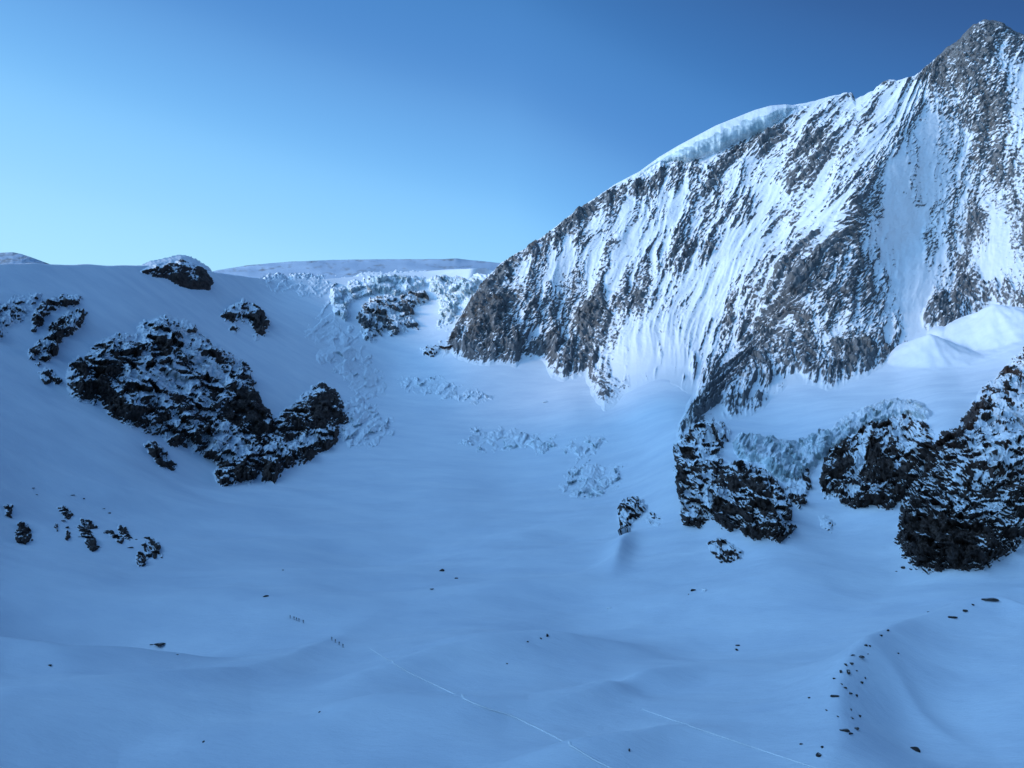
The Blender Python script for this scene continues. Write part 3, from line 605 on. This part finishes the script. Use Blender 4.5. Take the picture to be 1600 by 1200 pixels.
# unseen ridge added behind the camera's left shoulder to keep the basin in shade
rq = np.array([(-1150,900,300),(-1200,500,330),(-1300,100,360),(-1350,-350,400),(-1200,-900,420),(-800,-1400,430)], float)
ru = np.linspace(0, len(rq) - 1, 160); rl = np.stack([np.interp(ru, np.arange(len(rq)), rq[:, k]) for k in range(3)], -1)
dr = np.gradient(rl[:, :2], axis=0); dr /= np.linalg.norm(dr, axis=1, keepdims=True); nr = np.stack([-dr[:, 1], dr[:, 0]], 1)
vv = np.linspace(-1, 1, 90); X = rl[:, None, 0] + 120 + nr[:, None, 0] * vv[None] * 420; Y = rl[:, None, 1] + nr[:, None, 1] * vv[None] * 420
Z = (rl[:, None, 2] + 220) * (1 - np.abs(vv[None]) ** 1.2) - 150 * np.abs(vv[None]) + 40 * fbm(X / 160, Y / 160, 5, 400)
rg = np.stack([X, Y, Z], -1); o = mesh_from('shade_ridge', rg, grid_faces(*rg.shape[:2]), M_FAR, 0.3 + 0.5 * fbm(X / 60, Y / 60, 4, 410)); tag(o, None, None, kind='structure'); o['label'] = 'unseen snowy ridge added to shade the basin'

# ------------------------------------------------------------------ boulders in the snow
def on_snow(px, py):
    """the place on the drifted snow that a measured sight line really meets"""
    q = py.copy()
    for _ in range(14):
        P = snow_point(px, q); q = q + 0.6 * (py - (600 - P[..., 2] / P[..., 1] * F))
    return snow_point(px, q)
def ground(px, py):
    return Vector(on_snow(np.array([[float(px)]]), np.array([[float(py)]]))[0, 0])
import bmesh
def boulder_mesh(seed, flat=0.6):
    rng = random.Random(seed); bm = bmesh.new(); bmesh.ops.create_icosphere(bm, subdivisions=3, radius=1.0)
    planes = [(Vector((rng.gauss(0, 1), rng.gauss(0, 1), rng.gauss(0, .8))).normalized(), rng.uniform(.32, .75)) for _ in range(8)]
    for v in bm.verts:
        c = v.co.copy()
        for nrm, d in planes:
            k = c.dot(nrm)
            if k > d: c -= nrm * (k - d)
        c += c.normalized() * rng.uniform(-.03, .03)
        v.co = (c.x * 1.15, c.y, c.z * flat)
    me = bpy.data.meshes.new('boulder'); bm.normal_update()
    a = [0.95 + 0.5 * (0.2 - v.normal.z) for v in bm.verts]
    bm.to_mesh(me); bm.free()
    at_ = me.attributes.new('bare', 'FLOAT', 'POINT'); at_.data.foreach_set('value', a)
    me.materials.append(M_BOULDER); return me
BM = [boulder_mesh(k) for k in range(6)]
def boulder(px, py, wpx, label, k=0, asp=1.0, group='boulders scattered in the snow', hgt=0.7, rot=None):
    o = bpy.data.objects.new('boulder', BM[k % 6]); C.objects.link(o)
    g = ground(px, py); s = 1.12 * wpx / 2 / F * g.y
    o.scale = (s, s * 0.9, s * hgt * 1.4 / asp); o.location = (g.x, g.y, g.z + s * 0.15 * hgt)
    o.rotation_euler = (0, (rot or 0), random.Random(px * 7 + py).uniform(-3, 3) if asp < 2 else 0.1)
    tag(o, label, 'boulder', group); return o
MOR = 'rocks along the moraine crest'
BL = [
 (690,892,8,'dark rock alone in the basin centre, left one of a pair',None),
 (713,904,5,'small dark rock, right one of the pair in the basin centre',None),
 (675,921,7,'faint low stone below the pair of basin rocks',None),
 (855,993,7,'dark rock on the drift crest in the centre foreground',None),
 (845,998,4,'tiny stone left of the dark rock on the drift crest',None),
 (792,1037,4,'single tiny dark rock on the smooth snow under the drift crest',None),
 (824,1003,4,'faint stone furthest left of the drift crest rock',None),
 (1083,923,8,'dark rock beside the white snow lump below the stony patch',None),
 (1076,929,3,'tiny stone just left of the rock beside the white lump',None),
 (1153,1009,6,'upper of two stacked dark stones in the right foreground hollow',None),
 (1151,1016,6,'lower of two stacked dark stones in the right foreground hollow',None),
 (442,891,4,'tiny stone high above the two lines of ski tourers',None),
 (415,932,9,'flat faint stone left of the upper line of ski tourers',None),
 (237,1008,5,'little round stone at the left end of the flat dark slab',None),
 (250,1009,18,'flat dark slab lying in the left foreground snow',None),
 (277,1023,4,'small stone below the flat dark slab',None),
 (78,1040,6,'small dark stone near the left edge of the foreground',None),
 (318,1159,5,'small dark stone on the bottom left drift',None),
 (499,1113,4,'lonely speck of rock on the bottom drift left of the ski track',None),
 (983,1172,6,'small dark stone on the drift crest near the bottom of the ski track',None),
 (1411,888,8,'dark stone under the black foot of the right buttress, larger left one',None),
 (1423,890,5,'dark stone under the black foot of the right buttress, smaller right one',None),
 (1400,893,3,'tiny speck left of the two stones under the right buttress',None),
 (1520,945,6,'round dark stone on the snow below the right buttress',None),
 (1508,955,11,'reddish dark flat rock left of the round stone',None),
 (1488,965,13,'long low dark rock with a snow cap, lowest of the far right stones',None),
 (1451,960,6,'pale rimmed stone at the left of the far right stones',None),
 (1548,938,22,'thin dark edge of rock on the far right drift',None),
 (1387,986,6,'dark stone at the top end of the moraine crest',MOR),
 (1376,993,6,'second dark stone down from the top of the moraine crest',MOR),
 (1405,975,5,'faint stone past the upper tip of the moraine',MOR),
 (1353,1009,6,'left stone of the close pair on the upper moraine',MOR),
 (1359,1010,5,'right stone of the close pair on the upper moraine',MOR),
 (1403,1021,4,'tiny stone out on the snow right of the upper moraine',MOR),
 (1332,1024,7,'dark stone at the left end of the thin line on the moraine',MOR),
 (1345,1026,14,'thin line of rock on the moraine below the close pair',MOR),
 (1356,1022,4,'speck just above the thin line of rock',MOR),
 (1321,1039,6,'dark stone above the big black block on the moraine',MOR),
 (1331,1038,7,'dark stone above and right of the big black block',MOR),
 (1326,1051,11,'big black block in the middle of the moraine',MOR),
 (1314,1050,7,'dark stone just left of the big black block',MOR),
 (1338,1048,4,'small stone just right of the big black block',MOR),
 (1352,1060,5,'dark stone on the right flank, upper of two',MOR),
 (1346,1067,6,'dark stone on the right flank, lower of two',MOR),
 (1303,1061,5,'faint stone on the left flank below the big block',MOR),
 (1315,1069,4,'tiny stone between the big block and the lower group',MOR),
 (1320,1075,6,'stone at the top of the lower moraine group',MOR),
 (1328,1083,10,'flat long dark stone in the lower moraine group',MOR),
 (1338,1087,6,'dark round stone at the right of the lower moraine group',MOR),
 (1304,1088,12,'flat dark stone at the left of the lower moraine group',MOR),
 (1264,1091,5,'lone dark stone on the snow left of the moraine',MOR),
 (1330,1109,5,'upright dark stone beneath the lower moraine group',MOR),
 (1309,1120,4,'small stone, left of three in a row near the moraine end',MOR),
 (1331,1122,6,'dark stone, middle of three in a row near the moraine end',MOR),
 (1343,1119,6,'dark stone, right of three in a row near the moraine end',MOR),
 (1291,1110,4,'tiny speck on the left flank near the moraine end',MOR),
 (1338,1139,11,'reddish black block low on the moraine',MOR),
 (1320,1142,14,'flat curved slab left of the reddish black block',MOR),
 (1328,1147,9,'low dark stone under the flat curved slab',MOR),
 (1279,1180,12,'dark round boulder at the lower end of the moraine',MOR),
 (1285,1168,6,'small stone just above the round boulder at the lower end',MOR),
 (1252,1163,5,'faint stone left of the round boulder at the lower end',MOR),
 (52,763,5,'small fleck of rock at the top edge of the low left rocks',None),
 (57,773,4,'tiny fleck just under the topmost fleck of the low left rocks',None),
 (113,774,6,'small stone above the short dark rib on the low left slope',None),
 (131,779,4,'tiny stone right of the stone above the short dark rib',None),
 (162,795,4,'tiny stone above the block on the low left slope',None),
 (171,802,4,'second tiny stone right of the tiny one above the block',None),
 (99,814,9,'flat thin stone left of the head of the long black rib',None),
 (124,839,4,'tiny round stone left of the foot of the long black rib',None),
 (203,856,8,'flat little stone left of the lowest black pointed rock',None),
 (213,843,5,'faint stone above the flat little stone on the low left slope',None),
 (1430,1172,14,'slanting dark boulder alone at the bottom right of the snow',MOR),
]
FLAT = {'flat', 'thin', 'long', 'low'}
for i, (x, y, wd, lab, g) in enumerate(BL):
    fl = bool(FLAT & set(lab.split()))
    boulder(x, y, wd, lab, i, 4.5 if 'thin' in lab else 2.6 if fl else 1.0, g or 'boulders scattered in the snow', 0.75, rot=0.5 if 'slanting' in lab else 0)
# lumps of snow
ml = plain('clean_snow_lump', (0.92, 0.93, 0.94), 0.6)
for k, (x, y, wd, lab) in enumerate([(1100,923,10,'white snow covered lump beside the dark rock below the stony patch'),(952,951,7,'small bright lump of snow on the drift in the basin'),(852,629,8,'bright speck of fallen ice below the left of the face')]):
    me = BM[(k + 2) % 6].copy(); me.materials.clear(); me.materials.append(ml)
    o = bpy.data.objects.new('snow_lump', me); C.objects.link(o); g = ground(x, y); s = wd / 2 / F * g.y
    o.scale = (s, s, s * .9); o.location = (g.x, g.y, g.z + s * .2); tag(o, lab, 'snow lump')

# ------------------------------------------------------------------ ski tracks: a trodden ribbon pressed along the snow
def track(pts, width, label):
    q = np.array(pts, float); L = np.concatenate([[0], np.cumsum(np.linalg.norm(np.diff(q, axis=0), axis=1))])
    s = np.arange(0, L[-1], 2.5); x = np.interp(s, L, q[:, 0]); y = np.interp(s, L, q[:, 1])
    kern = np.ones(9) / 9; xp = np.convolve(np.pad(x, 4, 'edge'), kern, 'valid'); yp = np.convolve(np.pad(y, 4, 'edge'), kern, 'valid')
    P = on_snow(xp[None], yp[None])[0]
    T = np.gradient(P[:, :2], axis=0); T /= np.linalg.norm(T, axis=1, keepdims=True); Nn = np.stack([-T[:, 1], T[:, 0]], 1)
    rows = []
    for a, h in ((-.5, -.2), (-.38, .12), (-.12, .10), (.12, .10), (.38, .12), (.5, -.2)):
        r = P.copy(); wv = width * (0.8 + 0.3 * perlin(s / 30, s * 0, 5)) * np.clip(s / 60, .25, 1)
        r[:, :2] += Nn * (a * wv)[:, None]; r[:, 2] += h + 0.32; rows.append(r)
    o = mesh_from('ski_track', np.array(rows), grid_faces(6, len(P)), M_TRACK); tag(o, None, None, kind='structure'); o['label'] = label
track([(575,1012),(610,1034),(640,1052),(700,1080),(735,1097),(762,1108),(785,1114),(800,1119),(825,1131),(860,1148),(900,1170),(925,1186),(945,1196),(975,1210),(1010,1228)], 1.15, 'pale ski track crossing the foreground snow')
track([(1000,1108),(1080,1136),(1160,1163),(1250,1193),(1330,1218)], 0.4, 'fainter second ski track to the lower right')

# ------------------------------------------------------------------ ski tourers
M_JK = plain('dark_jacket', (0.02, 0.025, 0.04)); M_TR = plain('dark_trousers', (0.018, 0.018, 0.022)); M_SK = plain('skin', (0.5, 0.3, 0.22)); M_BP = plain('backpack_cloth', (0.03, 0.035, 0.05)); M_SKI = plain('ski_base', (0.05, 0.05, 0.06), 0.4); M_HAT = plain('knit_hat', (0.03, 0.03, 0.04))
def skin_body(name, verts, edges, radii, mat, parent, root=0):
    me = bpy.data.meshes.new(name); me.from_pydata(verts, edges, []); o = bpy.data.objects.new(name, me); C.objects.link(o); o.parent = parent
    md = o.modifiers.new('skin', 'SKIN'); md.use_smooth_shade = True
    for i, r in enumerate(radii): me.skin_vertices[0].data[i].radius = (r, r)
    me.skin_vertices[0].data[root].use_root = True
    o.modifiers.new('sub', 'SUBSURF').levels = 1; me.materials.append(mat); return o
def bake(o):
    dg = bpy.context.evaluated_depsgraph_get(); m = bpy.data.meshes.new_from_object(o.evaluated_get(dg)); old = o.data; o.modifiers.clear(); o.data = m; m.name = o.name
    bpy.data.meshes.remove(old)
def tube(bm, a, b, r0, r1, seg=8):
    a = Vector(a); b = Vector(b); z = (b - a).normalized(); x = z.orthogonal().normalized(); y = z.cross(x)
    A_ = [bm.verts.new(a + (x * math.cos(k * 2 * math.pi / seg) + y * math.sin(k * 2 * math.pi / seg)) * r0) for k in range(seg)]
    B_ = [bm.verts.new(b + (x * math.cos(k * 2 * math.pi / seg) + y * math.sin(k * 2 * math.pi / seg)) * r1) for k in range(seg)]
    for k in range(seg): bm.faces.new((A_[k], A_[(k + 1) % seg], B_[(k + 1) % seg], B_[k]))
    bm.faces.new(A_[::-1]); bm.faces.new(B_)
def bobj(name, bm, mat, parent):
    me = bpy.data.meshes.new(name); bmesh.ops.recalc_face_normals(bm, faces=bm.faces); bm.to_mesh(me); bm.free(); me.materials.append(mat)
    o = bpy.data.objects.new(name, me); C.objects.link(o); o.parent = parent; return o
def rbox(bm, c, s, bev=.03):
    g = bmesh.ops.create_cube(bm, size=1.0); vs = g['verts']
    for v in vs: v.co = Vector((v.co.x * s[0] + c[0], v.co.y * s[1] + c[1], v.co.z * s[2] + c[2]))
    bmesh.ops.bevel(bm, geom=list({e for v in vs for e in v.link_edges}), offset=bev, segments=2, affect='EDGES')
def make_tourer():
    root = bpy.data.objects.new('person', None); C.objects.link(root)      # faces +X, mid-stride uphill on skis
    hands = []
    V = [(0,0,.95),(.04,0,1.15),(.10,0,1.38),(.13,0,1.48),(.17,0,1.60),(.18,0,1.70),
         (.0,.10,.92),(.18,.11,.52),(.12,.11,.12),(.0,-.10,.92),(.06,-.11,.52),(-.18,-.11,.14),
         (.11,.20,1.38),(.22,.26,1.14),(.42,.27,1.06),(.11,-.20,1.38),(.10,-.27,1.12),(.30,-.28,1.04),(.24,.11,.08),(-.04,-.11,.10)]
    E = [(0,1),(1,2),(2,3),(3,4),(4,5),(0,6),(6,7),(7,8),(0,9),(9,10),(10,11),(2,12),(12,13),(13,14),(2,15),(15,16),(16,17),(8,18),(11,19)]
    Rr = [.15,.14,.15,.055,.085,.07,.10,.07,.05,.10,.07,.05,.065,.05,.038,.065,.05,.038,.05,.05]
    body = skin_body('body', V, E, Rr, M_JK, root); body['label'] = 'dark jacket and trousers'
    for s, hx, hz in ((1, .42, 1.06), (-1, .30, 1.04)):
        y = .27 * s; pts = [(hx, y, hz), (hx + .05, y, hz - .01)]; ed = [(0, 1)]; rad = [.03, .028]
        for k in range(4):
            i = len(pts); yy = y + (k - 1.5) * .02; ln = (.03, .036, .034, .026)[k]
            pts += [(hx + .07, yy, hz - .005), (hx + .07 + ln * .6, yy, hz - .03), (hx + .06, yy, hz - .05)]; ed += [(1, i), (i, i + 1), (i + 1, i + 2)]; rad += [.010, .009, .008]
        i = len(pts); pts += [(hx + .03, y - s * .035, hz - .01), (hx + .06, y - s * .045, hz - .03)]; ed += [(0, i), (i, i + 1)]; rad += [.011, .009]
        skin_body('hand', pts, ed, rad, M_BP, root)
        b = bmesh.new(); gx_ = hx + .07; tube(b, (gx_, y, hz + .06), (gx_ - .35 if s < 0 else gx_ + .05, y + .05 * s, 0.0), .016, .008); bobj('ski_pole', b, M_SKI, root)
    b = bmesh.new(); rbox(b, (-.16, 0, 1.22), (.24, .32, .50), .07); rbox(b, (-.14, 0, 1.50), (.18, .24, .10), .04); bobj('backpack', b, M_BP, root)
    b = bmesh.new(); bmesh.ops.create_uvsphere(b, u_segments=14, v_segments=8, radius=.112)
    for v in b.verts: v.co = Vector((v.co.x * 1.05 + .165, v.co.y * .92, max(v.co.z, -.02) * 1.0 + 1.69))
    bobj('hat', b, M_HAT, root)
    b = bmesh.new(); bmesh.ops.create_uvsphere(b, u_segments=14, v_segments=10, radius=.095)
    for v in b.verts: v.co = Vector((v.co.x * .95 + .19, v.co.y * .85, v.co.z * 1.15 + 1.63))
    rbox(b, (.288, 0, 1.625), (.03, .025, .045), .008); rbox(b, (.275, 0, 1.575), (.012, .05, .012), .004)
    for s in (1, -1): rbox(b, (.272, s * .033, 1.65), (.012, .022, .012), .004); rbox(b, (.19, s * .085, 1.63), (.03, .016, .055), .006)
    bobj('face', b, M_SK, root)
    for s, x0 in ((1, .16), (-1, -.10)):
        b = bmesh.new(); rbox(b, (x0, .11 * s, .02), (1.66, .09, .02), .008); tube(b, (x0 + .80, .11 * s, .02), (x0 + .92, .11 * s, .09), .035, .012); bobj('ski', b, M_SKI, root)
        b = bmesh.new(); rbox(b, (x0, .11 * s, .07), (.31, .10, .09), .03); tube(b, (x0 - .06, .11 * s, .09), (x0 - .04, .11 * s, .30), .062, .068); bobj('boot', b, M_TR, root)
    return root
proto = make_tourer()
bpy.context.view_layer.update()
for ch in list(proto.children):
    if ch.modifiers: bake(ch)
GU = 'upper line of ski tourers climbing the glacier'; GD = 'lower line of ski tourers climbing the glacier'
PEOPLE = [
 (453.5,966,GU,'dark clothed ski tourer leading the upper line of five'),
 (459.5,968,GU,'ski tourer second from the left in the upper line of five'),
 (463.3,969.6,GU,'ski tourer in the middle of the upper line of five'),
 (467.2,970.8,GU,'ski tourer fourth from the left, close behind the middle one, upper line'),
 (474,973.5,GU,'last ski tourer of the upper line, set apart on its right'),
 (518.5,1000.5,GD,'dark clothed ski tourer leading the lower line of four'),
 (524,1004,GD,'ski tourer second from the left in the lower line of four'),
 (530,1008,GD,'ski tourer third from the left in the lower line of four'),
 (536,1011.5,GD,'last ski tourer of the lower line, nearest the ski track'),
]
for i, (x, y, g, lab) in enumerate(PEOPLE):
    if i == 0: o = proto
    else:
        o = proto.copy(); C.objects.link(o)
        for ch in proto.children: c = ch.copy(); C.objects.link(c); c.parent = o
    o.location = ground(x, y); o.scale = (1.2, 1.2, 1.2); o.rotation_euler = (0, 0, math.radians(138 + (i * 37) % 15))
    tag(o, lab, 'person', g)
print('verts', sum(len(o.data.vertices) for o in C.objects if o.type == 'MESH'), 'objects', len(C.objects))
